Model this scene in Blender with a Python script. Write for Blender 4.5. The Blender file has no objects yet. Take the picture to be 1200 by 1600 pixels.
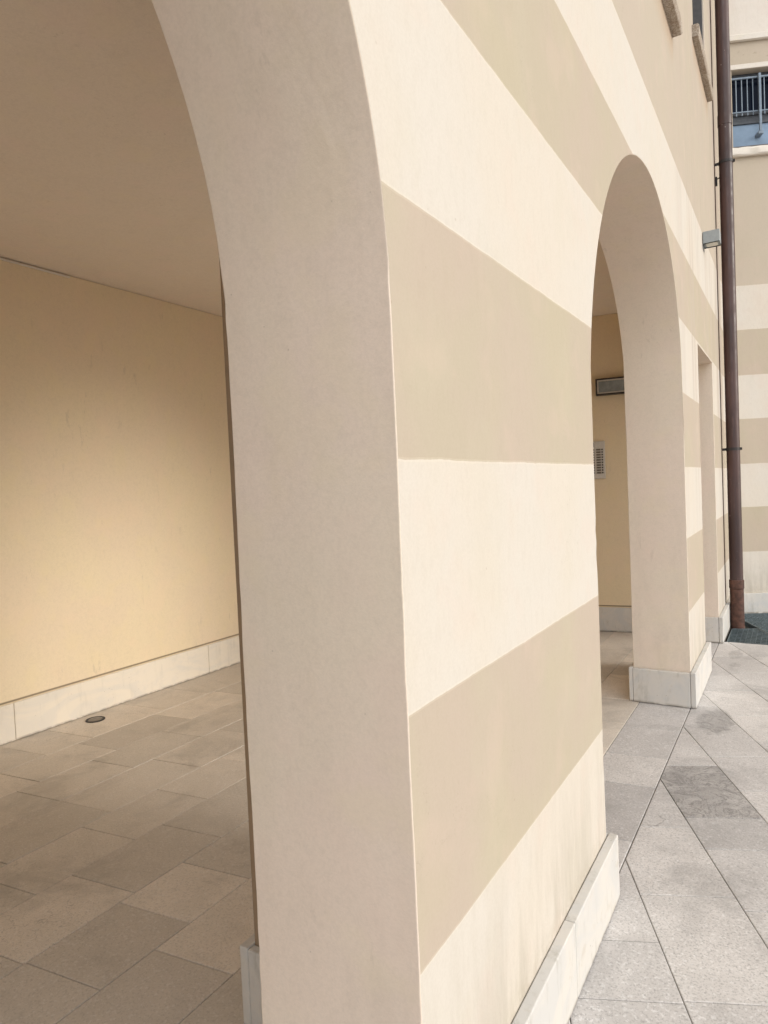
import bpy, bmesh, math, random
from mathutils import Matrix, Vector
random.seed(7)
C = bpy.context.scene.collection
scene = bpy.context.scene
rad = math.radians

# ------------------------------------------------------------------ measures
LEV = [.599, 1.07, 1.52, 1.982, 2.441, 2.9085, 3.37]     # painted band edges
R_ARCH, SPRING = 1.117, 1.865
PIER1 = (1.0, 2.335)
PIER2 = (4.57, 5.42)
DOOR = (5.42, 6.44)
END_Y = 7.853
END_ROT = rad(24.6)                        # the end wall and the courtyard slabs share this skew
LEV_END = [.642, 1.103, 1.556, 2.014, 2.470, 2.936, 3.381]
BACK_X = -3.61
CEIL = 3.02
CROSS_Y = 6.575
WALL_TOP = 7.6

# ------------------------------------------------------------------ node helper
class NT:
    def __init__(s, name):
        m = bpy.data.materials.new(name); m.use_nodes = True
        s.m = m; s.t = m.node_tree; s.n = s.t.nodes; s.l = s.t.links
        s.b = s.n['Principled BSDF']
        s.tc = s.n.new('ShaderNodeTexCoord')
        s.obj = s.tc.outputs['Object']
    def put(s, sock, v):
        if isinstance(v, bpy.types.NodeSocket): s.l.new(v, sock)
        elif v is not None: sock.default_value = v
    def math(s, op, a, b=None, c=None, clamp=False):
        n = s.n.new('ShaderNodeMath'); n.operation = op; n.use_clamp = clamp
        s.put(n.inputs[0], a); s.put(n.inputs[1], b)
        if c is not None: s.put(n.inputs[2], c)
        return n.outputs[0]
    def vmath(s, op, a, b):
        n = s.n.new('ShaderNodeVectorMath'); n.operation = op
        s.put(n.inputs[0], a); s.put(n.inputs[1], b); return n.outputs[0]
    def scale(s, v, xyz, loc=(0, 0, 0)):
        n = s.n.new('ShaderNodeMapping'); s.put(n.inputs[0], v)
        n.inputs['Scale'].default_value = xyz; n.inputs['Location'].default_value = loc
        return n.outputs[0]
    def noise(s, v, sc, det=4, rough=.55, dist=0):
        n = s.n.new('ShaderNodeTexNoise'); s.put(n.inputs['Vector'], v)
        n.inputs['Scale'].default_value = sc; n.inputs['Detail'].default_value = det
        n.inputs['Roughness'].default_value = rough; n.inputs['Distortion'].default_value = dist
        return n.outputs['Fac']
    def voro(s, v, sc, feat='F1'):
        n = s.n.new('ShaderNodeTexVoronoi'); n.feature = feat; s.put(n.inputs['Vector'], v)
        n.inputs['Scale'].default_value = sc
        return n.outputs['Distance']
    def map(s, v, a, b, c=0., d=1., smooth=True):
        n = s.n.new('ShaderNodeMapRange')
        n.interpolation_type = 'SMOOTHSTEP' if smooth else 'LINEAR'
        s.put(n.inputs[0], v)
        for i, x in enumerate((a, b, c, d)): n.inputs[i+1].default_value = x
        return n.outputs[0]
    def mix(s, f, a, b, mode='MIX'):
        n = s.n.new('ShaderNodeMix'); n.data_type = 'RGBA'; n.blend_type = mode
        s.put(n.inputs[0], f)
        for sock, v in ((n.inputs[6], a), (n.inputs[7], b)):
            if isinstance(v, tuple) and len(v) == 3: v = (*v, 1)
            s.put(sock, v)
        return n.outputs[2]
    def sep(s, v):
        n = s.n.new('ShaderNodeSeparateXYZ'); s.put(n.inputs[0], v); return n.outputs
    def comb(s, x, y, z):
        n = s.n.new('ShaderNodeCombineXYZ')
        for i, v in enumerate((x, y, z)): s.put(n.inputs[i], v)
        return n.outputs[0]
    def attr(s, name):
        n = s.n.new('ShaderNodeAttribute'); n.attribute_name = name; return n
    def bump(s, h, strength, dist, prev=None):
        n = s.n.new('ShaderNodeBump'); n.inputs['Strength'].default_value = strength
        n.inputs['Distance'].default_value = dist; s.put(n.inputs['Height'], h)
        if prev is not None: s.l.new(prev, n.inputs['Normal'])
        return n.outputs[0]
    def out(s, col, rough=.9, normal=None, metal=0., spec=.3):
        if isinstance(col, tuple): col = (*col, 1)
        s.put(s.b.inputs['Base Color'], col); s.put(s.b.inputs['Roughness'], rough)
        s.b.inputs['Metallic'].default_value = metal
        s.b.inputs['Specular IOR Level'].default_value = spec
        if normal is not None: s.l.new(normal, s.b.inputs['Normal'])
        return s.m

def plaster_bump(t, k=1.):
    o = t.obj
    fine = t.noise(o, 260, 3, .6)
    med = t.noise(o, 34, 4, .6)
    trowel = t.noise(t.scale(o, (1, 1, .35)), 5, 3, .5, .6)
    b = t.bump(fine, .22*k, .0015)
    b = t.bump(med, .22*k, .003, b)
    return t.bump(trowel, .42*k, .012, b)

def specks(t, dens=.05, sc=21):
    """small pits and scuffs in plaster"""
    d = t.voro(t.obj, sc)
    keep = t.map(t.noise(t.obj, 3.1, 2), .46, .54)
    return t.math('MULTIPLY', t.map(d, dens*.5, dens, 1, 0), keep)

def plaster(name, a, b, dirt=(.30, .25, .20), rim=None, streak=.45):
    t = NT(name)
    col = t.mix(t.map(t.noise(t.obj, 1.7, 4, .6), .36, .66), a, b)
    col = t.mix(t.map(t.noise(t.scale(t.obj, (1, 1, .3)), 9, 4, .65), .45, .8, 0, .16*streak), col, dirt)
    col = t.mix(t.map(t.noise(t.obj, 140, 3, .7), .40, .60, .0, .07), col, tuple(v*.45 for v in a))
    col = t.mix(t.map(t.noise(t.obj, 48, 3, .7), .46, .66, 0, .07), col, tuple(v*.5 for v in a))
    col = t.mix(t.math('MULTIPLY', specks(t), .38), col, dirt)
    # patchy lime bloom, faint pink and yellow
    col = t.mix(t.map(t.noise(t.obj, 4.5, 3, .5), .50, .68, 0, .28), col, tuple(min(.9, v*f) for v, f in zip(a, (1.04, .97, 1.0))))
    col = t.mix(t.map(t.noise(t.vmath('ADD', t.obj, (9, 4, 2)), 6.5, 3, .5), .52, .70, 0, .28), col, tuple(min(.9, v*f) for v, f in zip(a, (1.0, 1.0, .90))))
    sc_ = t.math('MULTIPLY', t.map(t.noise(t.scale(t.obj, (1, 1, .22)), 24, 5, .75), .58, .66), t.map(t.noise(t.obj, 2.6, 3), .52, .66))
    col = t.mix(t.math('MULTIPLY', sc_, .22), col, dirt)
    lowd = t.math('MULTIPLY', t.map(t.sep(t.obj)[2], .15, .9, 1, 0), t.map(t.noise(t.scale(t.obj, (1, 1, .5)), 7, 5, .7), .42, .68))
    col = t.mix(t.math('MULTIPLY', lowd, .30*streak), col, dirt)
    # blunt marks left by the float
    col = t.mix(t.map(t.noise(t.scale(t.obj, (1, 1, .5)), 42, 3, .7), .66, .80, 0, .22*streak), col, dirt)
    if rim is not None: col = rim(t, col)
    return t.out(col, .93, plaster_bump(t), spec=.2)

WHITE, WHITE2 = (.590, .538, .468), (.585, .545, .488)
BAND, BAND2 = (.445, .388, .300), (.455, .382, .311)

def striped(name, axis_along, gain=1., LEV=LEV):
    """painted horizontal bands, hand masked so the edges wander by a few mm"""
    t = NT(name)
    x, y, z = t.sep(t.obj)[:3]
    wob = t.math('MULTIPLY', t.math('SUBTRACT', t.noise(t.obj, 7, 4, .7), .5), .009)
    zz = t.math('ADD', z, wob)
    def ramp(v):
        r = t.n.new('ShaderNodeValToRGB'); r.color_ramp.interpolation = 'CONSTANT'
        t.put(r.inputs[0], t.math('DIVIDE', v, 5.))
        e = r.color_ramp.elements
        e[0].position = 0; e[0].color = (0, 0, 0, 1); e[1].position = LEV[0]/5; e[1].color = (1, 1, 1, 1)
        for i, L in enumerate(LEV[1:]):
            k = e.new(L/5); c = i % 2; k.color = (c, c, c, 1)
        e[-1].color = (1, 1, 1, 1)
        return r.outputs[0]
    band = ramp(zz)
    mott = t.noise(t.obj, 1.4, 4, .6)
    g = lambda c: tuple(min(.86, v*gain) for v in c)
    w = t.mix(t.map(mott, .38, .64), g(WHITE), g(WHITE2))
    d = t.mix(t.map(mott, .38, .64), g(BAND), g(BAND2))
    d = t.mix(t.map(t.noise(t.obj, 2.3, 2), .52, .7, 0, .35), d, (.455, .406, .288))
    upper = t.map(z, 3.34, 3.40)
    d = t.mix(t.math('MULTIPLY', upper, .6), d, g((.465, .405, .335)))
    col = t.mix(band, w, d)
    # thin bead of paint where the white overlaps the band
    bead = t.math('SUBTRACT', ramp(t.math('ADD', zz, .004)), ramp(t.math('SUBTRACT', zz, .004)))
    bead = t.math('ABSOLUTE', bead)
    col = t.mix(t.math('MULTIPLY', bead, .10), col, (.86, .78, .62))
    # splashed lower wall: grey-yellow weathering in vertical runs
    along = y if axis_along == 'y' else x
    runs = t.noise(t.comb(t.math('MULTIPLY', along, 9), t.math('MULTIPLY', z, 1.1), 0), 1.0, 5, .65)
    low = t.map(z, .18, .72, 1, 0)
    m = t.math('MULTIPLY', t.map(runs, .38, .60), low)
    col = t.mix(t.math('MULTIPLY', m, .72), col, (.45, .41, .345))
    fleck = t.noise(t.comb(t.math('MULTIPLY', along, 60), t.math('MULTIPLY', z, 9), 0), 1.0, 4, .7)
    col = t.mix(t.math('MULTIPLY', t.math('MULTIPLY', t.map(fleck, .52, .74), low), .34), col, (.36, .325, .27))
    foot = t.math('MULTIPLY', t.map(z, .22, .30, 1, 0), t.map(t.noise(t.obj, 22, 4, .7), .35, .65))
    col = t.mix(t.math('MULTIPLY', foot, .35), col, (.38, .33, .25))
    if axis_along == 'y':
        # rain runs from the sills over the far part of the wall
        far = t.map(y, 4.3, 5.2)
        runs2 = t.noise(t.comb(t.math('MULTIPLY', y, 3.3), t.math('MULTIPLY', z, .12), 3.), 1.0, 3, .6)
        runs3 = t.noise(t.comb(t.math('MULTIPLY', y, 26), t.math('MULTIPLY', z, .5), 9.), 1.0, 4, .65)
        m2 = t.math('MULTIPLY', t.math('MULTIPLY', t.map(runs2, .46, .60), far), t.map(z, 1.2, 2.9, .25, 1))
        col = t.mix(t.math('MULTIPLY', m2, .85), col, (.455, .39, .33))
        m3 = t.math('MULTIPLY', t.math('MULTIPLY', t.map(runs3, .52, .72), far), t.map(z, 1.8, 3.4))
        col = t.mix(t.math('MULTIPLY', m3, .55), col, (.34, .28, .23))
        # brown wash just under the two sills
        for (ya, yb, zt) in ((3.4, 4.58, 4.15), (5.58, 6.65, 4.72)):
            a = t.math('MULTIPLY', t.map(y, ya, ya+.03), t.map(y, yb-.03, yb, 1, 0))
            b = t.math('MULTIPLY', t.map(z, zt-.22, zt-.03), t.map(z, zt, zt+.02, 1, 0))
            b = t.math('MULTIPLY', b, t.map(runs3, .3, .6, .4, 1))
            col = t.mix(t.math('MULTIPLY', t.math('MULTIPLY', a, b), .5), col, (.45, .31, .20))
    else:
        # soot marks under the ledge and above the opening
        q = t.noise(t.comb(t.math('MULTIPLY', x, 9), t.math('MULTIPLY', z, 14), 0), 1., 4, .7)
        m4 = t.math('MULTIPLY', t.map(q, .58, .72), t.math('MULTIPLY', t.map(z, 5.64, 5.68), t.map(z, 5.72, 5.80, 1, 0)))
        col = t.mix(t.math('MULTIPLY', m4, .55), col, (.25, .19, .13))
        col = t.mix(t.map(z, 5.90, 5.91), col, (.74, .69, .63))
    col = t.mix(t.map(t.noise(t.obj, 140, 3, .7), .40, .60, 0, .06), col, (.30, .25, .19))
    col = t.mix(t.map(t.noise(t.scale(t.obj, (1, 1, .45)), 44, 4, .7), .46, .66, 0, .06), col, (.32, .27, .20))
    patch = t.noise(t.obj, 3.3, 4, .6)
    col = t.mix(t.map(patch, .52, .66, 0, .10), col, (.50, .47, .36))
    col = t.mix(t.map(t.noise(t.vmath('ADD', t.obj, (5, 2, 8)), 4.6, 3, .55), .52, .68, 0, .12), col, (.62, .47, .40))
    crk = t.map(t.voro(t.vmath('ADD', t.obj, t.comb(0, t.noise(t.obj, 4, 5, .7), t.noise(t.vmath('ADD', t.obj, (3, 1, 2)), 4, 5, .7))), .9, 'DISTANCE_TO_EDGE'), 0, .0022, 1, 0)
    col = t.mix(t.math('MULTIPLY', t.math('MULTIPLY', crk, t.map(t.noise(t.obj, 1.1, 2), .54, .60)), .35), col, (.33, .28, .22))
    col = t.mix(t.math('MULTIPLY', specks(t, .05, 12), .4), col, (.36, .29, .22))
    return t.out(col, .93, plaster_bump(t, .9), spec=.2)

def marble(name, base=(.615, .585, .54), k=1.):
    t = NT(name)
    o = t.obj
    vein = t.noise(t.scale(o, (1, .5, 1)), 3.4, 6, .6, 2.2)
    col = t.mix(t.map(vein, .40, .62, 0, k), base, (.56, .55, .53))
    col = t.mix(t.map(t.noise(o, 11, 5, .7, .8), .55, .75, 0, .55*k), col, (.50, .44, .36))
    col = t.mix(t.map(t.noise(t.scale(o, (1, 1, .25)), 17, 5, .72), .50, .72, 0, .60*k), col, (.38, .36, .31))
    z = t.sep(o)[2]
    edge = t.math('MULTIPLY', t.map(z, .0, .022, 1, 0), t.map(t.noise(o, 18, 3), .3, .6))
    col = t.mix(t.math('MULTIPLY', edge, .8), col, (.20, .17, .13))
    pit = t.math('MULTIPLY', t.map(t.voro(o, 38), .07, .12, 1, 0), t.map(t.noise(o, 5, 2), .55, .63))
    col = t.mix(t.math('MULTIPLY', pit, .7), col, (.28, .24, .19))
    b = t.bump(t.noise(o, 90, 4, .7), .15, .002)
    return t.out(col, .62, b, spec=.35)

def paving(name, base, warm, g=1.):
    t = NT(name)
    tone = t.attr('tone').outputs['Fac']
    off = t.attr('shift').outputs['Vector']
    wet = t.attr('wet').outputs['Fac']
    o = t.vmath('ADD', t.obj, off)
    col = t.mix(tone, tuple(c*.90 for c in base), tuple(c*1.10 for c in warm))
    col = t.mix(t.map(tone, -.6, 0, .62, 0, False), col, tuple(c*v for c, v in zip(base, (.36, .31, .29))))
    cloud = t.noise(o, 5.5, 5, .62, .5)
    col = t.mix(t.map(cloud, .34, .68, .22, 0), col, tuple(c*.55 for c in base))
    grain = t.noise(o, 130, 3, .8)
    col = t.mix(t.map(grain, .36, .50, .60*g, 0), col, tuple(c*.42 for c in base))
    grain2 = t.noise(o, 85, 2, .6)
    col = t.mix(t.map(grain2, .56, .66, 0, .30*g), col, tuple(min(.9, c*1.7) for c in base))
    # scattered soot flecks and rubbed marks
    fl = t.math('MULTIPLY', t.map(t.voro(t.vmath('ADD', t.obj, t.comb(t.noise(t.obj, 30, 3), t.noise(t.obj, 34, 3), 0)), 17), .05, .12, 1, 0), t.map(t.noise(t.obj, 2.3, 2), .50, .60))
    col = t.mix(t.math('MULTIPLY', fl, .6), col, tuple(c*.35 for c in base))
    dirt = t.map(t.noise(t.obj, 2.3, 6, .7, .6), .47, .70, 0, .50)
    col = t.mix(dirt, col, tuple(c*.50 for c in base))
    # hair cracks
    cr = t.map(t.voro(t.vmath('ADD', o, t.comb(t.noise(o, 6, 4), t.noise(o, 7, 4), 0)), 2.1, 'DISTANCE_TO_EDGE'), 0, .006, 1, 0)
    cr = t.math('MULTIPLY', cr, t.map(t.noise(t.obj, 1.3, 2), .52, .58))
    col = t.mix(t.math('MULTIPLY', cr, .5), col, tuple(c*.35 for c in base))
    # stained slabs: dark creased marks (faces carry a value of 1)
    w1 = t.noise(o, 5, 7, .72, 1.6)
    w2 = t.noise(t.scale(o, (1, 1, 1), (7, 3, 0)), 13, 6, .7, 1.0)
    c1 = t.map(t.math('ABSOLUTE', t.math('SUBTRACT', w1, .5)), 0, .032, 1, 0)
    c2 = t.map(t.math('ABSOLUTE', t.math('SUBTRACT', w2, .47)), 0, .034, .85, 0)
    crease = t.math('MAXIMUM', c1, c2)
    blot = t.map(t.noise(o, 6.5, 6, .7, .8), .36, .62, .95, .40)
    st = t.math('MULTIPLY', t.math('MULTIPLY', wet, .92), t.math('MAXIMUM', crease, t.math('MULTIPLY', blot, .62)))
    col = t.mix(st, col, tuple(c*.30 for c in base))
    # fan shaped stain beside the second pier, smaller ones further off
    x, y, z = t.sep(t.obj)[:3]
    wobn = t.math('MULTIPLY', t.math('SUBTRACT', t.noise(t.obj, 14, 6, .75), .5), .40)
    for (cx, cy, rx, ry, k) in ((.150, 4.36, .105, .23, .85), (.15, 6.05, .055, .16, .5), (.17, 5.72, .04, .06, .5), (.30, 2.62, .16, .12, .25)):
        dx = t.math('DIVIDE', t.math('SUBTRACT', x, cx), rx); dy = t.math('DIVIDE', t.math('SUBTRACT', y, cy), ry)
        r2 = t.math('ADD', t.math('ADD', t.math('MULTIPLY', dx, dx), t.math('MULTIPLY', dy, dy)), t.math('MULTIPLY', wobn, 6))
        m = t.math('MULTIPLY', t.map(r2, .55, 1.15, 1, 0), t.math('ADD', .42, t.math('MULTIPLY', crease, .58)))
        col = t.mix(t.math('MULTIPLY', m, k), col, tuple(c*.36 for c in base))
    b = t.bump(grain, .22, .0012)
    b = t.bump(t.noise(o, 24, 4, .6), .20, .004, b)
    rough = t.map(cloud, .3, .7, .52, .72)
    return t.out(col, rough, b, spec=.4)

def simple(name, col, rough=.6, metal=0., var=.12, sc=30, bump=.1, spec=.4):
    t = NT(name)
    c = t.mix(t.map(t.noise(t.obj, sc, 4, .6), .35, .7), tuple(v*(1-var) for v in col), tuple(min(1, v*(1+var)) for v in col))
    return t.out(c, rough, t.bump(t.noise(t.obj, sc*4, 3), bump, .001), metal, spec)

def pipe_mat():
    t = NT('painted_pipe')
    x, y, z = t.sep(t.obj)[:3]
    col = t.mix(t.map(t.noise(t.scale(t.obj, (1, 1, .25)), 6, 4, .6), .38, .66), (.040, .020, .019), (.070, .032, .027))
    col = t.mix(t.map(t.noise(t.scale(t.obj, (1, 1, .12)), 60, 3, .6), .55, .75, 0, .5), col, (.11, .055, .045))
    chip = t.math('MULTIPLY', t.map(t.voro(t.scale(t.obj, (1, 1, .45)), 34), .10, .16, 1, 0), t.map(t.noise(t.obj, 3.4, 3), .55, .63))
    col = t.mix(t.math('MULTIPLY', chip, .65), col, (.42, .36, .33))
    dust = t.map(z, 0., .7, .28, 0)
    col = t.mix(dust, col, (.16, .085, .06))
    return t.out(col, t.map(t.noise(t.obj, 12, 4), .3, .7, .34, .55), t.bump(t.noise(t.obj, 90, 3), .12, .001), 0, .5)

def sill_mat():
    t = NT('weathered_sill_stone')
    g = t.noise(t.obj, 120, 3, .8)
    col = t.mix(t.map(t.noise(t.obj, 8, 4, .6), .35, .65), (.40, .34, .28), (.52, .46, .39))
    col = t.mix(t.map(g, .42, .56, .65, 0), col, (.17, .12, .085))
    col = t.mix(t.map(t.noise(t.scale(t.obj, (1, 1, .4)), 30, 4), .5, .7, 0, .5), col, (.22, .15, .10))
    return t.out(col, .9, t.bump(g, .5, .003), spec=.2)

def glass_mat(name, col):
    t = NT(name)
    c = t.mix(t.map(t.noise(t.obj, 2.2, 3), .4, .65), col, tuple(v*1.8 for v in col))
    return t.out(c, .06, t.bump(t.noise(t.obj, 3, 2), .04, .01), 0, .06)

M = dict(
    facade=striped('striped_painted_plaster', 'y'),
    endwall=striped('striped_painted_plaster_end', 'x', 1.15, LEV_END),
    reveal=plaster('beige_plaster_reveal', (.745, .655, .545), (.76, .65, .555)),
    room=plaster('ochre_portico_plaster', (.78, .655, .455), (.775, .64, .465), streak=.12,
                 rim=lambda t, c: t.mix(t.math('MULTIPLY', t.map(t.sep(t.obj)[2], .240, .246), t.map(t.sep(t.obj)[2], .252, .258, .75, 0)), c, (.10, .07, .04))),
    ceil=plaster('pale_ceiling_plaster', (.83, .75, .665), (.82, .74, .65), streak=.3),
    marble=marble('white_plinth_marble'),
    marble_in=marble('cream_plinth_marble', (.76, .69, .58), .3),
    pave=paving('grey_stone_paving', (.60, .575, .56), (.615, .585, .56)),
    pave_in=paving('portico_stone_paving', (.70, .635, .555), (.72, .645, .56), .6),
    grout=simple('dark_joint_mortar', (.20, .185, .165), .95, sc=40),
    dark=simple('dark_pit', (.03, .03, .03), .9),
    pipe=pipe_mat(),
    rust=simple('rusty_pipe_foot', (.085, .038, .026), .6, 0, .35, 22, .2),
    iron=simple('dark_iron', (.035, .032, .033), .5, .3),
    galv=simple('galvanised_steel', (.20, .25, .27), .42, .75, .2),
    sill=sill_mat(),
    lampgrey=simple('grey_enamel', (.30, .325, .335), .45, 0, .06),
    diffuser=simple('ribbed_diffuser', (.62, .60, .52), .35, 0, .1, 120, .4),
    frosted=simple('grey_frosted_glass', (.24, .27, .28), .25, 0, .18, 14, .1, .6),
    blackplastic=simple('black_plastic', (.035, .03, .03), .45),
    alu=simple('brushed_aluminium', (.60, .57, .52), .5, .1, .06, 60),
    slot=simple('nameplate_glass', (.17, .145, .115), .3, 0, .3, 90),
    glass=glass_mat('dark_window_glass', (.004, .008, .020)),
    skytintpanel=simple('sky_tinted_panel', (.21, .30, .42), .5, 0, .08, 8),  # sky reflection on the lower panel is painted in as blue
    pilaster=plaster('shade_brown_pilaster_plaster', (.34, .25, .165), (.32, .24, .165)),  # shade on the pilaster face is put into this dark brown
    rail=simple('grey_blue_rail_paint', (.20, .25, .31), .45, .2, .1),
    frame=simple('slate_window_frame', (.075, .085, .10), .45, 0, .15),
    greyframe=simple('grey_window_frame', (.13, .125, .125), .55, 0, .1),
    ledge=plaster('white_ledge_paint', (.76, .72, .66), (.74, .69, .62)),
    upper=plaster('pale_grey_plaster', (.58, .54, .49), (.56, .53, .49)),
    steel=simple('worn_steel_disc', (.20, .175, .15), .4, .6, .25, 80),
)

# ------------------------------------------------------------------ mesh helpers
def link(name, bm, mat, parent=None, bevel=0., seg=2, smooth=True, recalc=True):
    if recalc: bmesh.ops.recalc_face_normals(bm, faces=bm.faces)
    me = bpy.data.meshes.new(name); bm.to_mesh(me); bm.free()
    for m in (mat if isinstance(mat, (list, tuple)) else [mat]): me.materials.append(m)
    o = bpy.data.objects.new(name, me); C.objects.link(o)
    if parent: o.parent = parent
    if smooth:
        for p in me.polygons: p.use_smooth = True
        me.set_sharp_from_angle(angle=rad(28))
    if bevel:
        b = o.modifiers.new('edge', 'BEVEL'); b.width = bevel; b.segments = seg
        b.limit_method = 'ANGLE'; b.angle_limit = rad(40); b.harden_normals = True
    return o

def empty(name, loc, label, cat, group=None):
    o = bpy.data.objects.new(name, None); C.objects.link(o); o.location = loc
    o.empty_display_size = .1
    o['label'] = label; o['category'] = cat
    if group: o['group'] = group
    return o

def box(bm, x0, x1, y0, y1, z0, z1):
    v = [bm.verts.new((x, y, z)) for z in (z0, z1) for y in (y0, y1) for x in (x0, x1)]
    for f in ((0, 2, 3, 1), (4, 5, 7, 6), (0, 1, 5, 4), (2, 6, 7, 3), (0, 4, 6, 2), (1, 3, 7, 5)):
        bm.faces.new([v[i] for i in f])
    return v

def bx(name, dims, mat, parent=None, bevel=.003, off=(0, 0, 0), seg=2):
    bm = bmesh.new()
    x0, x1, y0, y1, z0, z1 = dims
    box(bm, x0-off[0], x1-off[0], y0-off[1], y1-off[1], z0-off[2], z1-off[2])
    return link(name, bm, mat, parent, bevel, seg)

def cyl(bm, c, r, z0, z1, n=40, cap=True, profile=None):
    """lathe around a vertical axis; profile = [(r, z), ...]"""
    prof = profile or [(r, z0), (r, z1)]
    rings = []
    for (rr, z) in prof:
        rings.append([bm.verts.new((c[0]+rr*math.cos(2*math.pi*i/n), c[1]+rr*math.sin(2*math.pi*i/n), z)) for i in range(n)])
    for a, b in zip(rings, rings[1:]):
        for i in range(n):
            bm.faces.new((a[i], a[(i+1) % n], b[(i+1) % n], b[i]))
    if cap:
        bm.faces.new(rings[0][::-1]); bm.faces.new(rings[-1])

def rod(bm, p, q, r, n=10):
    p = Vector(p); q = Vector(q); d = (q-p).normalized()
    a = d.orthogonal().normalized(); b = d.cross(a)
    A = [bm.verts.new(p+r*(math.cos(2*math.pi*i/n)*a+math.sin(2*math.pi*i/n)*b)) for i in range(n)]
    B = [bm.verts.new(q+r*(math.cos(2*math.pi*i/n)*a+math.sin(2*math.pi*i/n)*b)) for i in range(n)]
    for i in range(n): bm.faces.new((A[i], A[(i+1) % n], B[(i+1) % n], B[i]))
    bm.faces.new(A[::-1]); bm.faces.new(B)

# ------------------------------------------------------------------ the arcade building
bld = empty('arcade_building', (0, 3, 0), 'cream and beige striped plaster building with a round arched portico', 'building')
BO = (0, 3, 0)
def P(bm):                       # world -> local of the building's empty
    bmesh.ops.translate(bm, verts=bm.verts, vec=(-BO[0], -BO[1], -BO[2]))
    return bm
# materials of the building use object coordinates: keep part origins at the world origin
def bpart(name, bm, mat, bevel=0., seg=2, parent=bld):
    o = link(name, bm, mat, parent, bevel, seg)
    o.matrix_parent_inverse = Matrix.Translation((-BO[0], -BO[1], -BO[2]))
    return o
def bbox(name, dims, mat, bevel=.004, seg=2, parent=bld):
    bm = bmesh.new(); box(bm, *dims); return bpart(name, bm, mat, bevel, seg, parent)

arches = [(-1.234, 1.0), (2.335, 4.57)]
LEAN = {-1.234: -.05, 2.335: .15}           # the crowns were never struck quite true
windows = [(3.48, 4.44, 4.235, 6.2), (5.68, 6.53, 4.805, 6.9)]
YA, YB = -6.0, END_Y
Z3 = 3.06
zlev_pier = [SPRING*i/46 for i in range(47)]
zlev_up = sorted({Z3, 3.6, WALL_TOP, *[w[2] for w in windows], *[w[3] for w in windows]})
CURVE = {}
ys = {YA, YB, *DOOR}
for a, b in arches:
    ys |= {a, b}
    n = 56; c = (a+b)/2; r = (b-a)/2; k = LEAN.get(a, 0)
    for i in range(1, n):
        th = math.pi*i/n
        y = c-r*math.cos(th)+k*math.sin(th)
        if y >= b-.012 and th > 2: break
        if a+.004 < y < b-.004: ys.add(y); CURVE[round(y, 6)] = SPRING-.012+(R_ARCH+.012)*math.sin(th)
for w in windows: ys |= {w[0], w[1]}
ys = sorted(ys)
clean = [ys[0]]
for y in ys[1:]:
    if y-clean[-1] > .0008: clean.append(y)
ys = clean
DOORTOP = 2.43
CP = sorted([(y, z) for y, z in CURVE.items()] + [(e, SPRING) for a in arches for e in a])
def arch_z(y):
    for (y0, z0), (y1, z1) in zip(CP, CP[1:]):
        if y0-1e-6 <= y <= y1+1e-6: return z0 + (z1-z0)*(y-y0)/max(1e-9, y1-y0)
    return SPRING
bm = bmesh.new(); vc = {}
rnd = random.Random(3)
def V(y, z):
    k = (round(y, 5), round(z, 5))
    if k not in vc: vc[k] = bm.verts.new((0, y, z))
    return vc[k]
def inwin(y0, y1, z0, z1):
    return any(w[0]-1e-4 <= y0 and y1 <= w[1]+1e-4 and w[2]-1e-4 <= z0 and z1 <= w[3]+1e-4 for w in windows)
for y0, y1 in zip(ys, ys[1:]):
    mid = (y0+y1)/2
    if any(a < mid < b for a, b in arches):
        bm.faces.new((V(y0, arch_z(y0)), V(y1, arch_z(y1)), V(y1, Z3), V(y0, Z3)))
    elif DOOR[0] < mid < DOOR[1]:
        bm.faces.new((V(y0, DOORTOP), V(y1, DOORTOP), V(y1, Z3), V(y0, Z3)))
    else:
        L = zlev_pier + ([DOORTOP] if (abs(y0-DOOR[1]) < 1e-3 or abs(y1-DOOR[0]) < 1e-3) else []) + [Z3]
        for a, b in zip(L, L[1:]): bm.faces.new((V(y0, a), V(y1, a), V(y1, b), V(y0, b)))
    for a, b in zip(zlev_up, zlev_up[1:]):
        if not inwin(y0, y1, a, b): bm.faces.new((V(y0, a), V(y1, a), V(y1, b), V(y0, b)))
# plasterer's hand: edges wander by a millimetre or so
for v in bm.verts:
    if v.is_boundary and .01 < v.co.z < SPRING-.03:
        if rnd.random() < .05: v.co.x -= rnd.uniform(.0008, .002)
        v.co.y += rnd.uniform(-.0010, .0010)+.0012*math.sin(v.co.z*7.3+v.co.y*3)
front = list(bm.faces)
for f in front: f.material_index = 0
ext = bmesh.ops.extrude_face_region(bm, geom=front)
back = [g for g in ext['geom'] if isinstance(g, bmesh.types.BMVert)]
for v in back:
    t = .3865 if v.co.y < 3.4 else (.3865-(v.co.y-3.4)*.033 if v.co.y < 4.6 else .345)
    v.co.x -= t
bmesh.ops.recalc_face_normals(bm, faces=bm.faces)
for f in bm.faces:
    f.material_index = 0 if f.normal.x > .9 else 1
bpart('striped_wall', bm, [M['facade'], M['reveal']], .0055, 3)

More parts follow.
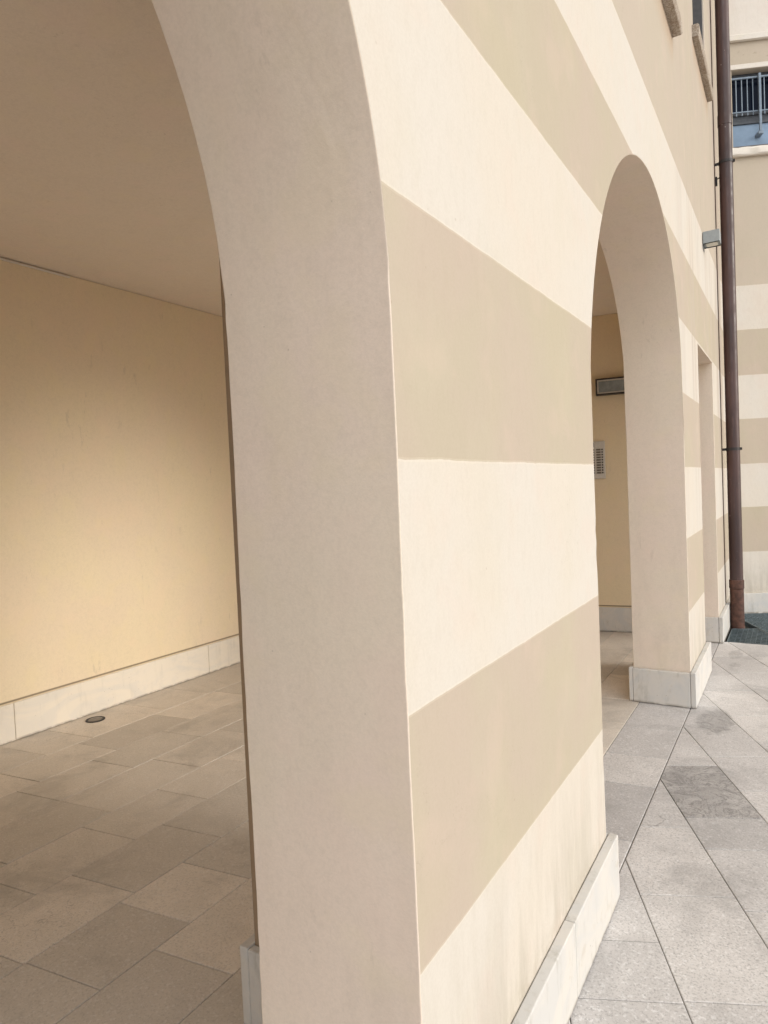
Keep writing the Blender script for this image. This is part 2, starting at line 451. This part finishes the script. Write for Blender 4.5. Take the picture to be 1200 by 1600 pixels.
# portico inside: back wall, cross wall, ceiling, pilaster
bbox('back_wall', (BACK_X-.3, BACK_X, YA, CROSS_Y, 0, CEIL), M['room'], 0)
def skew(o):
    for v in o.data.vertices: v.co.y += .16*(v.co.x+.908)
    o.data.update(); return o
skew(bbox('cross_wall', (BACK_X, -.348, CROSS_Y, CROSS_Y+.3, 0, CEIL), M['room'], 0))
bbox('near_cross_wall', (BACK_X, -.40, YA, YA+.3, 0, CEIL), M['room'], 0)
bbox('ceiling', (BACK_X-.3, -.398, YA, CROSS_Y+.5, CEIL+.004, CEIL+.3), M['ceil'], 0)
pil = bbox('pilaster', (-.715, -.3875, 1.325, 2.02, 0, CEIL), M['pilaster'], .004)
bbox('roof_slab', (BACK_X-.3, .35, YA, END_Y, WALL_TOP+.004, WALL_TOP+.2), M['ledge'], .01)
bbox('rear_wall', (BACK_X-.3, BACK_X, YA, END_Y, CEIL+.31, WALL_TOP), M['room'], 0)

# plinth boards, each its own slab of stone with a hair joint to the next
PT, PH = .033, .226
def board(dims, mat, h=PH):
    x0, x1, y0, y1 = dims
    return bbox('plinth_board', (x0, x1, y0, y1, .002, h), mat, .0045, 3)
def pier_boards(ya, yb, xb, joints=()):
    cuts = [ya-PT-.001, *joints, yb+PT+.001]
    for i, (a, b) in enumerate(zip(cuts, cuts[1:])):
        board((.001, PT, a+.0018, b-.0018), M['marble'], PH+random.uniform(-.002, .002))
    for (y0, y1) in ((ya-PT, ya-.001), (yb+.001, yb+PT)):
        board((xb+.0, -.001, y0, y1), M['marble'], PH-.004)
    board((xb-.026, xb-.0015, ya-PT, yb+PT), M['marble'], PH-.001)
pier_boards(PIER1[0], PIER1[1], -.3875, (1.83,))
pier_boards(PIER2[0], PIER2[1], -.346)
pier_boards(YA, -1.234, -.3875, (-4.4, -3.2, -1.9))
# third pier: stub between the doorway and the end wall, cross wall skirting behind it
board((.001, PT, DOOR[1]-PT, END_Y-.02), M['marble'])
board((-.346, -.001, DOOR[1]-PT, DOOR[1]-.001), M['marble'], PH-.004)
for a, b in zip([BACK_X+.02, -2.4, -.36], [-2.4, -.36]):
    skew(board((a+.001, b-.001, CROSS_Y-.018, CROSS_Y-.001), M['marble'], .236))
cuts = [YA+.3, -2.58, -.95, .66, 2.283, 3.91, 5.52, CROSS_Y-.46]
for a, b in zip(cuts, cuts[1:]):
    board((BACK_X+.001, BACK_X+.014, a+.001, b-.001), M['marble_in'], .238)
# pilaster skirting
board((-.746, -.7165, 1.297, 2.05), M['marble'], .233)
board((-.7150, -.413, 1.297, 1.3235), M['marble'], .231)

# thin cable trunking along the top of the portico back wall
bbox('trunking', (BACK_X+.001, BACK_X+.012, -3.5, 2.85, CEIL-.018, CEIL-.006), M['ledge'], .002)
# vertical joint strip near the corner, stopping on the plinth
bbox('joint_strip', (.0015, .006, 7.10, 7.118, .24, WALL_TOP-.1), M['rust'], 0)

# upper windows and their sills
def sill(y0, y1, z0, z1, pr):
    bm = bmesh.new(); n = 14
    rr = random.Random(int(y0*100))
    prof = [(-.10, z0), (pr-.006, z0-.002), (pr, z0+.006), (pr, z1-.010), (pr-.008, z1), (-.10, z1+.006)]
    rings = []
    for i in range(n+1):
        y = y0+(y1-y0)*i/n
        rings.append([bm.verts.new((x+(rr.uniform(-.0018, .0018) if x > 0 else 0), y, z+rr.uniform(-.0012, .0012))) for x, z in prof])
    k = len(prof)
    for a, b in zip(rings, rings[1:]):
        for i in range(k): bm.faces.new((a[i], a[(i+1) % k], b[(i+1) % k], b[i]))
    bm.faces.new(rings[0]); bm.faces.new(rings[-1][::-1])
    return bm
for (y0, y1, z0, z1), (s0, s1, sz0, sz1, pr) in zip(windows, ((3.40, 4.555, 4.148, 4.232, .056), (5.60, 6.63, 4.715, 4.80, .048))):
    w = bpart('window', (lambda b: (box(b, -.16, -.10, y0+.001, y0+.07, z0, z1), box(b, -.16, -.10, y1-.07, y1-.001, z0, z1),
                                    box(b, -.16, -.10, y0+.07, y1-.07, z0, z0+.07), box(b, -.16, -.10, y0+.07, y1-.07, z1-.07, z1-.001),
                                    box(b, -.16, -.10, (y0+y1)/2-.035, (y0+y1)/2+.035, z0+.07, z1-.07), b)[-1])(bmesh.new()), M['greyframe'], .004)
    g = bmesh.new(); box(g, -.145, -.125, y0+.06, y1-.06, z0+.06, z1-.06)
    bpart('pane', g, M['glass'], 0, parent=w)
    bpart('window_sill', sill(s0, s1, sz0, sz1, pr), M['sill'], 0, parent=w)
    # grey metal lining of the far side of the opening
    for f in (bbox('lining', (-.098, -.012, y1-.022, y1-.002, z0+.002, z1-.002), M['greyframe'], .002, parent=w),
              bbox('lining', (-.098, -.030, y0+.002, y0+.020, z0+.002, z1-.002), M['greyframe'], .002, parent=w)): pass
for o in bpy.data.objects:
    if o.parent and o.parent.name.startswith('window') and o.parent.parent == bld:
        o.matrix_parent_inverse = Matrix.Identity(4)

# ------------------------------------------------------------------ end building across the corner
# built in its own frame: X along the wall from the corner, Y into the wall
endb = empty('end_building', (0, END_Y, 0), 'striped plaster end wall with a barred window, closing the courtyard', 'building')
endb.rotation_euler.z = END_ROT
def epart(name, bm, mat, bevel=0., parent=endb): return link(name, bm, mat, parent, bevel)
def ebox(name, dims, mat, bevel=.003, parent=endb):
    bm = bmesh.new(); box(bm, *dims); return epart(name, bm, mat, bevel, parent)
WX0, WX1, WZ0, WZ1 = .128, 1.72, 4.785, 5.577
bm = bmesh.new(); xs = [0, WX0, WX1, 9.0]; zs = [-.5, 0, 3.37, WZ0, WZ1, WALL_TOP]
vv = {(x, z): bm.verts.new((x, 0, z)) for x in xs for z in zs}
for a, b in zip(xs, xs[1:]):
    for c, d in zip(zs, zs[1:]):
        if a == WX0 and c == WZ0: continue
        bm.faces.new((vv[a, c], vv[b, c], vv[b, d], vv[a, d]))
ext = bmesh.ops.extrude_face_region(bm, geom=list(bm.faces))
for v in [g for g in ext['geom'] if isinstance(g, bmesh.types.BMVert)]: v.co.y += .38
epart('striped_wall', bm, M['endwall'], .005)
for a, b in ((.030, 1.12), (1.12, 1.95), (1.95, 2.98), (2.98, 4.1), (4.1, 5.3), (5.3, 6.5), (6.5, 7.8), (7.8, 9.0)):
    ebox('plinth_board', (a+.001, b-.001, -.024, -.001, -.012, .208), M['marble'], .004)
ebox('ledge', (.002, 9.0, -.040, -.001, 5.850, 5.908), M['ledge'], .006)
ebox('lintel_band', (.05, 1.82, -.010, -.001, WZ1+.002, WZ1+.050), M['ledge'], .003)
bm = bmesh.new()
prof = [(-.001, 4.702), (-.040, 4.700), (-.052, 4.712), (-.054, 4.760), (-.044, 4.780), (.14, 4.784), (.14, 4.702)]
rr = random.Random(5); rings = []
for i in range(41):
    x = .02+1.80*i/40
    rings.append([bm.verts.new((x, y+(rr.uniform(-.003, .003) if y < -.01 else 0), z+rr.uniform(-.003, .002)*(1 if y < -.01 else 0))) for y, z in prof])
k = len(prof)
for a, b in zip(rings, rings[1:]):
    for i in range(k): bm.faces.new((a[i], a[(i+1) % k], b[(i+1) % k], b[i]))
bm.faces.new(rings[0]); bm.faces.new(rings[-1][::-1])
win = ebox('window', (WX0+.001, WX1-.001, .085, .14, WZ1-.045, WZ1-.001), M['frame'], .004)
epart('window_sill', bm, M['ledge'], 0, parent=win)
FZ = 5.07
for dims in ((WX0+.001, WX0+.030, .085, .14, 4.786, WZ1-.046), (WX1-.05, WX1-.001, .085, .14, 4.786, WZ1-.046),
             (.90, .95, .085, .14, FZ+.112, WZ1-.046), (WX0+.031, WX1-.051, .080, .14, FZ+.085, FZ+.110),
             (WX0+.031, WX1-.051, .090, .14, FZ+.030, FZ+.083), (WX0+.031, WX1-.051, .082, .14, FZ, FZ+.028)):
    ebox('frame', dims, M['frame'], .003, parent=win)
ebox('base_rail', (WX0+.031, WX1-.051, .075, .14, 4.786, 4.846), M['greyframe'], .003, parent=win)
ebox('pane', (WX0+.02, WX1-.04, .110, .120, FZ+.09, WZ1-.02), M['glass'], 0, parent=win)
ebox('panel', (WX0+.031, WX1-.051, .098, .118, 4.847, FZ-.001), M['skytintpanel'], .002, parent=win)
YR = .045
rail = bmesh.new()
box(rail, WX0+.002, WX1-.002, YR-.010, YR+.010, 5.502, 5.520)
box(rail, WX0+.002, WX1-.002, YR-.008, YR+.008, 5.165, 5.177)
railing = epart('railing', rail, M['rail'], .002)
for i in range(-1, 29):
    x = .183+.0547*i
    if x < WX0+.02 or x > WX1-.02 or abs(x-.404) < .02: continue
    b_ = bmesh.new(); rod(b_, (x, YR, 5.135), (x, YR, 5.5015), .0055, 8)
    epart('baluster', b_, M['rail'], 0, parent=railing)
for px in (.404, 1.02, 1.60):
    b_ = bmesh.new()
    box(b_, px-.012, px+.012, YR-.034, YR-.011, 4.955, 5.535)
    box(b_, px-.025, px+.025, YR-.036, YR+.052, 4.925, 4.954)
    epart('post', b_, M['rail'], .003, parent=railing)

# ------------------------------------------------------------------ ground with a pit under the gratings
GX0, GX1, GY0, GY1 = .036, 1.25, 6.49, 8.43
bm = bmesh.new(); S = 900
q = [(-S, S, -S, GY0), (-S, S, GY1, S), (-S, GX0, GY0, GY1), (GX1, S, GY0, GY1)]
for x0, x1, y0, y1 in q:
    bm.faces.new([bm.verts.new(p) for p in ((x0, y0, -.0045), (x1, y0, -.0045), (x1, y1, -.0045), (x0, y1, -.0045))])
D = -.5
cs = [(GX0, GY0), (GX1, GY0), (GX1, GY1), (GX0, GY1)]
bot = [bm.verts.new((x, y, D)) for x, y in cs]; top = [bm.verts.new((x, y, -.0045)) for x, y in cs]
f = bm.faces.new(bot); f.material_index = 1
for i in range(4):
    f = bm.faces.new((bot[i], bot[(i+1) % 4], top[(i+1) % 4], top[i])); f.material_index = 1
g = link('ground', bm, [M['grout'], M['dark']], recalc=False); g['kind'] = 'structure'

# ------------------------------------------------------------------ stone paving: real slabs with open joints
def clip(poly, a, b, c):                     # keep a*x+b*y >= c
    out = []
    for i in range(len(poly)):
        p, q = poly[i], poly[(i+1) % len(poly)]
        dp = a*p[0]+b*p[1]-c; dq = a*q[0]+b*q[1]-c
        if dp >= 0: out.append(p)
        if dp*dq < 0:
            s = dp/(dp-dq); out.append((p[0]+s*(q[0]-p[0]), p[1]+s*(q[1]-p[1])))
    return out
def area(p): return abs(sum(p[i][0]*p[(i+1) % len(p)][1]-p[(i+1) % len(p)][0]*p[i][1] for i in range(len(p))))/2
def inset(poly, d):
    if sum(poly[i][0]*poly[(i+1) % len(poly)][1]-poly[(i+1) % len(poly)][0]*poly[i][1] for i in range(len(poly))) < 0: poly = poly[::-1]
    r = poly; n = len(poly)
    for i in range(n):
        p, q = poly[i], poly[(i+1) % n]
        ex, ey = q[0]-p[0], q[1]-p[1]; L = math.hypot(ex, ey)
        if L < 1e-6: continue
        nx, ny = -ey/L, ex/L
        r = clip(r, nx, ny, nx*p[0]+ny*p[1]+d)
        if len(r) < 3: return []
    o = []
    for p in r:
        if not o or math.hypot(p[0]-o[-1][0], p[1]-o[-1][1]) > 2e-4: o.append(p)
    return o
class Slabs:
    def __init__(s): s.bm = bmesh.new(); s.tone = s.bm.faces.layers.float.new('tone'); s.wet = s.bm.faces.layers.float.new('wet'); s.sh = s.bm.faces.layers.float_vector.new('shift')
    def add(s, poly, tone, wet=0., gap=.0016):
        a = inset(poly, gap)
        if len(a) < 3 or area(a) < 2e-4: return
        c = inset(a, .0022)
        if len(c) < 3 or len(c) != len(a):
            c = None
        sh = Vector((random.uniform(-50, 50), random.uniform(-50, 50), random.uniform(-5, 5)))
        lift = random.uniform(-.0007, .0007)
        def col(f): f[s.tone] = tone; f[s.wet] = wet; f[s.sh] = sh
        lo = [s.bm.verts.new((x, y, -.02)) for x, y in a]
        mid = [s.bm.verts.new((x, y, -.0016+lift)) for x, y in a]
        n = len(a)
        for i in range(n): col(s.bm.faces.new((lo[i], lo[(i+1) % n], mid[(i+1) % n], mid[i])))
        if c:
            # match corners by nearest vertex so the chamfer ring does not twist
            k = min(range(n), key=lambda i: math.hypot(c[i][0]-a[0][0], c[i][1]-a[0][1])); c = c[k:]+c[:k]
            tp = [s.bm.verts.new((x, y, lift)) for x, y in c]
            for i in range(n): col(s.bm.faces.new((mid[i], mid[(i+1) % n], tp[(i+1) % n], tp[i])))
            col(s.bm.faces.new(tp))
        else: col(s.bm.faces.new(mid))
    def done(s, name, mat):
        o = link(name, s.bm, mat, smooth=False, recalc=False); o['kind'] = 'structure'; return o

def joints_for(known, lo, hi, a=.38, b=.60):
    k = sorted(known) or [random.uniform(0, .5)]
    while k[0] > lo: k.insert(0, k[0]-random.uniform(a, b))
    while k[-1] < hi: k.append(k[-1]+random.uniform(a, b))
    out = [k[0]]
    for p, q in zip(k, k[1:]):
        n = max(1, round((q-p)/.52)) if q-p > .75 else 1
        for i in range(1, n+1): out.append(p+(q-p)*i/n)
    return out
RX = [-3.62, -3.18, -2.86, -2.545, -2.205, -1.885, -1.555, -1.23, -.918, -.63, -.31, -.004]
KN = [[2.17, 2.475, 3.05], [1.95], [2.298], [1.902, 2.465], [1.347, 1.79, 2.21], [1.53, 1.974], [1.153, 1.504, 1.801],
      [1.394], [5.855], [4.53, 5.115], [3.26, 3.63, 4.06]]
SK = .125
S1, S2 = Slabs(), Slabs()
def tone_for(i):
    # roughly one slab in six is older, darker stone; more by the piers, part dirt, part shade put into the tone
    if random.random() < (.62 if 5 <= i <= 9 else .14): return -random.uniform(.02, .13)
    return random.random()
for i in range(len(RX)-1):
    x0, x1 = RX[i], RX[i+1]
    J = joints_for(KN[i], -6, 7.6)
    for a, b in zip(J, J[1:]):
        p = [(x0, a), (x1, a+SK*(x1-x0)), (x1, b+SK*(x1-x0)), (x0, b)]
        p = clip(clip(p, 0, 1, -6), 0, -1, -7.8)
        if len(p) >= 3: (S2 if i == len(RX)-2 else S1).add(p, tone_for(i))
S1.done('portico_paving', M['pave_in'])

nx, ny = .9139, .4059                       # courtyard rows run at 24 degrees to the wall
RB = {0: .74, 1: 1.062, 2: 1.382, 3: 1.702, 4: 2.015, 5: 2.355, 6: 2.69}
def rowb(k): return RB[k] if k in RB else (.74+.322*k if k < 0 else 2.69+.322*(k-6))
KT = {0: [1.667, 1.92], 1: [1.676, 2.17], 2: [2.097, 2.483, 2.737, 3.277], 3: [3.0, 3.397, 3.81, 4.19], 4: [4.525], 5: [4.945]}
for k in range(-18, 44):
    n0, n1 = rowb(k), rowb(k+1)
    J = joints_for(KT.get(k, []), -14, 14) if k not in KT else joints_for(KT[k], -14, 14, .36, .55)
    for a, b in zip(J, J[1:]):
        base = [(n*nx-t*ny, n*ny+t*nx) for n, t in ((n0, a), (n1, a), (n1, b), (n0, b))]
        tone, wet = random.random(), 0.
        if k == 2 and abs(a-2.737) < .01: wet = 1.
        if k == 2 and abs(b-2.737) < .01: wet = .35
        for cl in (((1, 0, -.0025), (0, -1, -6.486), (0, 1, -6.5), (-1, 0, -13)), ((1, 0, 1.254), (0, 1, 6.487), (math.sin(END_ROT), -math.cos(END_ROT), -math.cos(END_ROT)*END_Y+.024), (-1, 0, -8.5))):
            p = base
            for c in cl:
                p = clip(p, *c)
                if len(p) < 3: break
            if len(p) >= 3: S2.add(p, tone, wet)
S2.done('courtyard_paving', M['pave'])

# ------------------------------------------------------------------ gratings in the corner
def grate(name, poly, label, rot=0., pitch=.058):
    cx, cy = sum(p[0] for p in poly)/len(poly), sum(p[1] for p in poly)/len(poly)
    o = empty(name, (cx, cy, 0), label, 'grating', 'steel gratings in the courtyard corner'); o.rotation_euler.z = rot
    L = Vector((0, 0, 0)); cr, sr = math.cos(rot), math.sin(rot)
    poly = [((x-cx)*cr+(y-cy)*sr, -(x-cx)*sr+(y-cy)*cr) for x, y in poly]
    fr = bmesh.new(); bars = bmesh.new(); crs = bmesh.new()
    inn = inset(poly, .010)
    if sum(poly[i][0]*poly[(i+1) % len(poly)][1]-poly[(i+1) % len(poly)][0]*poly[i][1] for i in range(len(poly))) < 0: poly = poly[::-1]
    out_ = inset(poly, .002)
    n = len(out_); k = min(range(n), key=lambda i: math.hypot(inn[i][0]-out_[0][0], inn[i][1]-out_[0][1])); inn = inn[k:]+inn[:k]
    vs = [[fr.verts.new((p[0]-L.x, p[1]-L.y, z)) for p in ring] for ring, z in ((out_, -.045), (out_, 0), (inn, 0), (inn, -.045))]
    for a, b in zip(vs, vs[1:]+vs[:1]):
        for i in range(n): fr.faces.new((a[i], a[(i+1) % n], b[(i+1) % n], b[i]))
    def span(horizontal, v):
        hits = []
        for i in range(n):
            p, q = inn[i], inn[(i+1) % n]
            a, b = (p[1], q[1]) if horizontal else (p[0], q[0])
            if (a-v)*(b-v) < 0:
                s = (v-a)/(b-a); hits.append(p[0]+s*(q[0]-p[0]) if horizontal else p[1]+s*(q[1]-p[1]))
        return (min(hits), max(hits)) if len(hits) >= 2 else None
    y = min(p[1] for p in inn)+pitch*.6
    while y < max(p[1] for p in inn):
        s = span(True, y)
        if s: box(bars, s[0]-L.x, s[1]-L.x, y-.0055-L.y, y+.0055-L.y, -.030, -.0015)
        y += pitch
    x = min(p[0] for p in inn)+.05
    while x < max(p[0] for p in inn):
        s = span(False, x)
        if s: box(crs, x-.0016-L.x, x+.0016-L.x, s[0]-L.y, s[1]-L.y, -.020, -.0050)
        x += .040
    link('frame', fr, M['galv'], o, 0); link('bearing_bars', bars, M['galv'], o, 0); link('cross_bars', crs, M['galv'], o, 0)
    return o
# near panel up to the pipe, far panel squared to the end wall; a gap is left round the pipe foot
grate('floor_grate', [(.048, 6.494), (.543, 6.494), (.262, 7.150), (.048, 7.062)], 'steel bar grating in front of the brown downpipe')
grate('floor_grate', [(.552, 6.494), (1.246, 6.494), (1.246, 8.388), (.045, 7.838), (.045, 7.680)], 'skew-cut steel bar grating under the end wall, behind the downpipe', END_ROT)

# ------------------------------------------------------------------ downpipe
PX, PY, PR = .095, 7.15, .058
dp = empty('downpipe', (PX, PY, 0), 'dark brown painted rainwater pipe standing in the corner beside the end wall', 'drainpipe')
b_ = bmesh.new(); cyl(b_, (0, 0), PR, .44, 4.73, 48); link('pipe', b_, M['pipe'], dp)
b_ = bmesh.new(); cyl(b_, (0, 0), 0, 0, 0, 48, True, [(PR-.002, 4.70), (PR+.0035, 4.705), (PR+.0035, 4.80), (PR, 4.815), (PR, WALL_TOP+.0)]); link('upper_pipe', b_, M['pipe'], dp)
b_ = bmesh.new(); cyl(b_, (0, 0), 0, 0, 0, 48, True, [(PR+.002, -.48), (PR+.002, .37), (PR+.007, .378), (PR+.007, .452), (PR+.002, .458)]); link('pipe_foot', b_, M['rust'], dp)
for z in (1.70, 4.37, 6.9):
    b_ = bmesh.new()
    cyl(b_, (0, 0), 0, 0, 0, 48, False, [(PR+.0005, z-.013), (PR+.004, z-.013), (PR+.004, z+.013), (PR+.0005, z+.013)])
    box(b_, -PX+.001, -PR-.003, -.012, -.004, z-.012, z+.012)
    box(b_, PR-.02+.015, PR+.018, -.006, .006, z-.012, z+.012)
    rod(b_, (PR+.012, -.014, z), (PR+.012, .014, z), .004, 8)
    link('bracket', b_, M['iron'], dp)
b_ = bmesh.new(); box(b_, -PX+.001, -PX+.018, .02, .045, 4.19, 4.27); rod(b_, (-PX+.018, .032, 4.25), (-PR+.004, .01, 4.25), .005, 8)
link('wall_hook', b_, M['iron'], dp)

# ------------------------------------------------------------------ lamps, intercom, drain
lamp = empty('wall_lamp', (0, 5.99, 3.33), 'small grey cube lamp on the striped outer wall beside the downpipe', 'lamp')
b_ = bmesh.new()
d = dict(x0=.004, x1=.122, y0=-.066, y1=.060, z0=-.046, z1=.055)
box(b_, d['x0'], d['x1'], d['y0'], d['y1'], d['z0'], d['z1'])
bt = min(b_.faces, key=lambda f: f.calc_center_median().z)
r = bmesh.ops.inset_region(b_, faces=[bt], thickness=.018, depth=0)
bmesh.ops.translate(b_, verts=bt.verts, vec=(0, 0, .012))
link('housing', b_, M['lampgrey'], lamp, .003)
b_ = bmesh.new(); box(b_, .0225, .1035, -.0475, .0415, -.0400, -.0350); link('diffuser', b_, M['diffuser'], lamp, .001)
b_ = bmesh.new(); box(b_, .001, .0035, -.05, .045, -.075, .05); link('back_plate', b_, M['lampgrey'], lamp, .001)

wl = empty('bulkhead_light', (-.86, CROSS_Y+.16*.048, 2.340), 'rectangular grey wall light in a dark frame above the intercom', 'lamp')
b_ = bmesh.new()
wl.rotation_euler.z = math.atan(.16)
X0, X1, Z0, Z1 = -.155, .155, -.078, .078
for dd in ((X0, X1, -.07, -.001, Z1-.014, Z1), (X0, X1, -.07, -.001, Z0, Z0+.014), (X0, X0+.014, -.07, -.001, Z0+.014, Z1-.014), (X1-.014, X1, -.07, -.001, Z0+.014, Z1-.014)): box(b_, *dd)
link('frame', b_, M['blackplastic'], wl, .003)
b_ = bmesh.new()
for dd in ((X0+.0145, X1-.0145, -.064, -.058, Z1-.026, Z1-.0145), (X0+.0145, X1-.0145, -.064, -.058, Z0+.0145, Z0+.026), (X0+.0145, X0+.026, -.064, -.058, Z0+.026, Z1-.026), (X1-.026, X1-.0145, -.064, -.058, Z0+.026, Z1-.026)): box(b_, *dd)
link('inner_rim', b_, M['alu'], wl, .001)
b_ = bmesh.new(); box(b_, X0+.0265, X1-.0265, -.058, -.045, Z0+.0265, Z1-.0265); link('diffuser', b_, M['frosted'], wl, .003)

ic = empty('intercom_panel', (-1.08, CROSS_Y-.16*.172, 1.655), 'silver intercom panel with rows of dark name slots on the inner wall', 'intercom')
b_ = bmesh.new(); box(b_, -.130, .130, -.022, -.001, -.180, .178); link('face_plate', b_, M['alu'], ic, .004)
ic.rotation_euler.z = math.atan(.16)
slot0 = btn0 = None
for c in range(3):
    for k in range(10):
        cx = -.085+c*.078; cz = .098-k*.0245
        for kind in ('name_slot', 'call_button'):
            first = slot0 if kind == 'name_slot' else btn0
            if first is None:
                b_ = bmesh.new()
                if kind == 'name_slot': box(b_, -.020, .020, -.0255, -.0225, -.0080, .0080)
                else: box(b_, -.0065, .0065, -.0275, -.0225, -.0065, .0065)
                o = link(kind, b_, M['slot'] if kind == 'name_slot' else M['blackplastic'], ic, .0008)
                if kind == 'name_slot': slot0 = o
                else: btn0 = o
            else:
                o = first.copy(); C.objects.link(o); o.parent = ic
            o.location = (cx+(0 if kind == 'name_slot' else .034), 0, cz)
b_ = bmesh.new()
for k in range(6): box(b_, -.035, .035, -.0235, -.0222, .128+k*.006, .1305+k*.006)
link('speaker_slots', b_, M['blackplastic'], ic, 0)

dr = empty('floor_drain', (-3.468, 2.75, 0), 'small round metal cover set in the portico tiles by the skirting', 'drain')
b_ = bmesh.new(); cyl(b_, (0, 0), 0, 0, 0, 48, True, [(.062, -.004), (.062, .0045), (.058, .006), (.050, .006), (.047, .003)]); link('rim', b_, M['iron'], dr)
b_ = bmesh.new(); cyl(b_, (0, 0), 0, 0, 0, 48, True, [(.0455, .0), (.0455, .0045), (.043, .0058), (.02, .0062)]); link('cover', b_, M['steel'], dr)

# ------------------------------------------------------------------ light
SUN_EL, SUN_AZ = rad(19), rad(8)           # azimuth measured from +x towards +y
FILL_LOBE = (.20, -.78, .59)  # aim of the added fill in the sky
w = bpy.data.worlds.new('World'); scene.world = w; w.use_nodes = True
nt = w.node_tree; bg = nt.nodes['Background']
sky = nt.nodes.new('ShaderNodeTexSky'); sky.sky_type = 'NISHITA'; sky.sun_disc = False
sky.sun_elevation = SUN_EL; sky.sun_rotation = math.pi/2-SUN_AZ
sky.air_density = 1.0; sky.dust_density = 4.0; sky.ozone_density = 1.0
hs = nt.nodes.new('ShaderNodeHueSaturation'); hs.inputs['Saturation'].default_value = .35
nt.links.new(sky.outputs[0], hs.inputs['Color']); veil = nt.nodes.new('ShaderNodeMix'); veil.data_type = 'RGBA'; veil.inputs[0].default_value = .5   # bright thin cloud over the sky
# added fill: invented bright sky lobe behind the viewer, lighting jambs and end wall
tcw = nt.nodes.new('ShaderNodeTexCoord')
dot = nt.nodes.new('ShaderNodeVectorMath'); dot.operation = 'DOT_PRODUCT'; dot.inputs[1].default_value = FILL_LOBE
nt.links.new(tcw.outputs['Generated'], dot.inputs[0])
cl = nt.nodes.new('ShaderNodeMath'); cl.operation = 'MAXIMUM'; cl.inputs[1].default_value = 0; nt.links.new(dot.outputs['Value'], cl.inputs[0])
pw = nt.nodes.new('ShaderNodeMath'); pw.operation = 'POWER'; pw.inputs[1].default_value = 6; nt.links.new(cl.outputs[0], pw.inputs[0])
ma = nt.nodes.new('ShaderNodeMath'); ma.operation = 'MULTIPLY_ADD'; ma.inputs[1].default_value = 35; ma.inputs[2].default_value = 9; nt.links.new(pw.outputs[0], ma.inputs[0])
nt.links.new(ma.outputs[0], veil.inputs[7])
nt.links.new(hs.outputs[0], veil.inputs[6]); nt.links.new(veil.outputs[2], bg.inputs['Color'])
bg.inputs['Strength'].default_value = .12
s = bpy.data.lights.new('Sun', 'SUN'); s.energy = 1.3; s.angle = rad(22); s.color = (1, .95, .87)
so = bpy.data.objects.new('Sun', s); C.objects.link(so)
dirv = Vector((math.cos(SUN_EL)*math.cos(SUN_AZ), math.cos(SUN_EL)*math.sin(SUN_AZ), math.sin(SUN_EL)))
so.rotation_euler = dirv.to_track_quat('Z', 'Y').to_euler(); so.location = dirv*20

# ------------------------------------------------------------------ camera
cam = bpy.data.cameras.new('Camera'); co = bpy.data.objects.new('Camera', cam); C.objects.link(co)
r_, u_, f_ = ((0.851611, 0.522305, -0.044228), (0.019258, 0.053143, 0.998401), (-0.52382, 0.851101, -0.035199))
mw = Matrix(((r_[0], u_[0], -f_[0], .58374), (r_[1], u_[1], -f_[1], 0), (r_[2], u_[2], -f_[2], 1.4737), (0, 0, 0, 1)))
co.matrix_world = mw
cam.sensor_fit = 'VERTICAL'; cam.sensor_height = 36; cam.sensor_width = 27
cam.lens = 1044.46/1600*36; cam.clip_start = .02; cam.clip_end = 3000
scene.camera = co

vs = scene.view_settings
scene.display_settings.display_device = 'sRGB'
vs.view_transform = 'Standard'; vs.look = 'None'; vs.gamma = 1; vs.use_curve_mapping = False
vs.exposure = .12
scene.cycles.max_bounces = 12; scene.cycles.diffuse_bounces = 8
scene.cycles.use_denoising = True
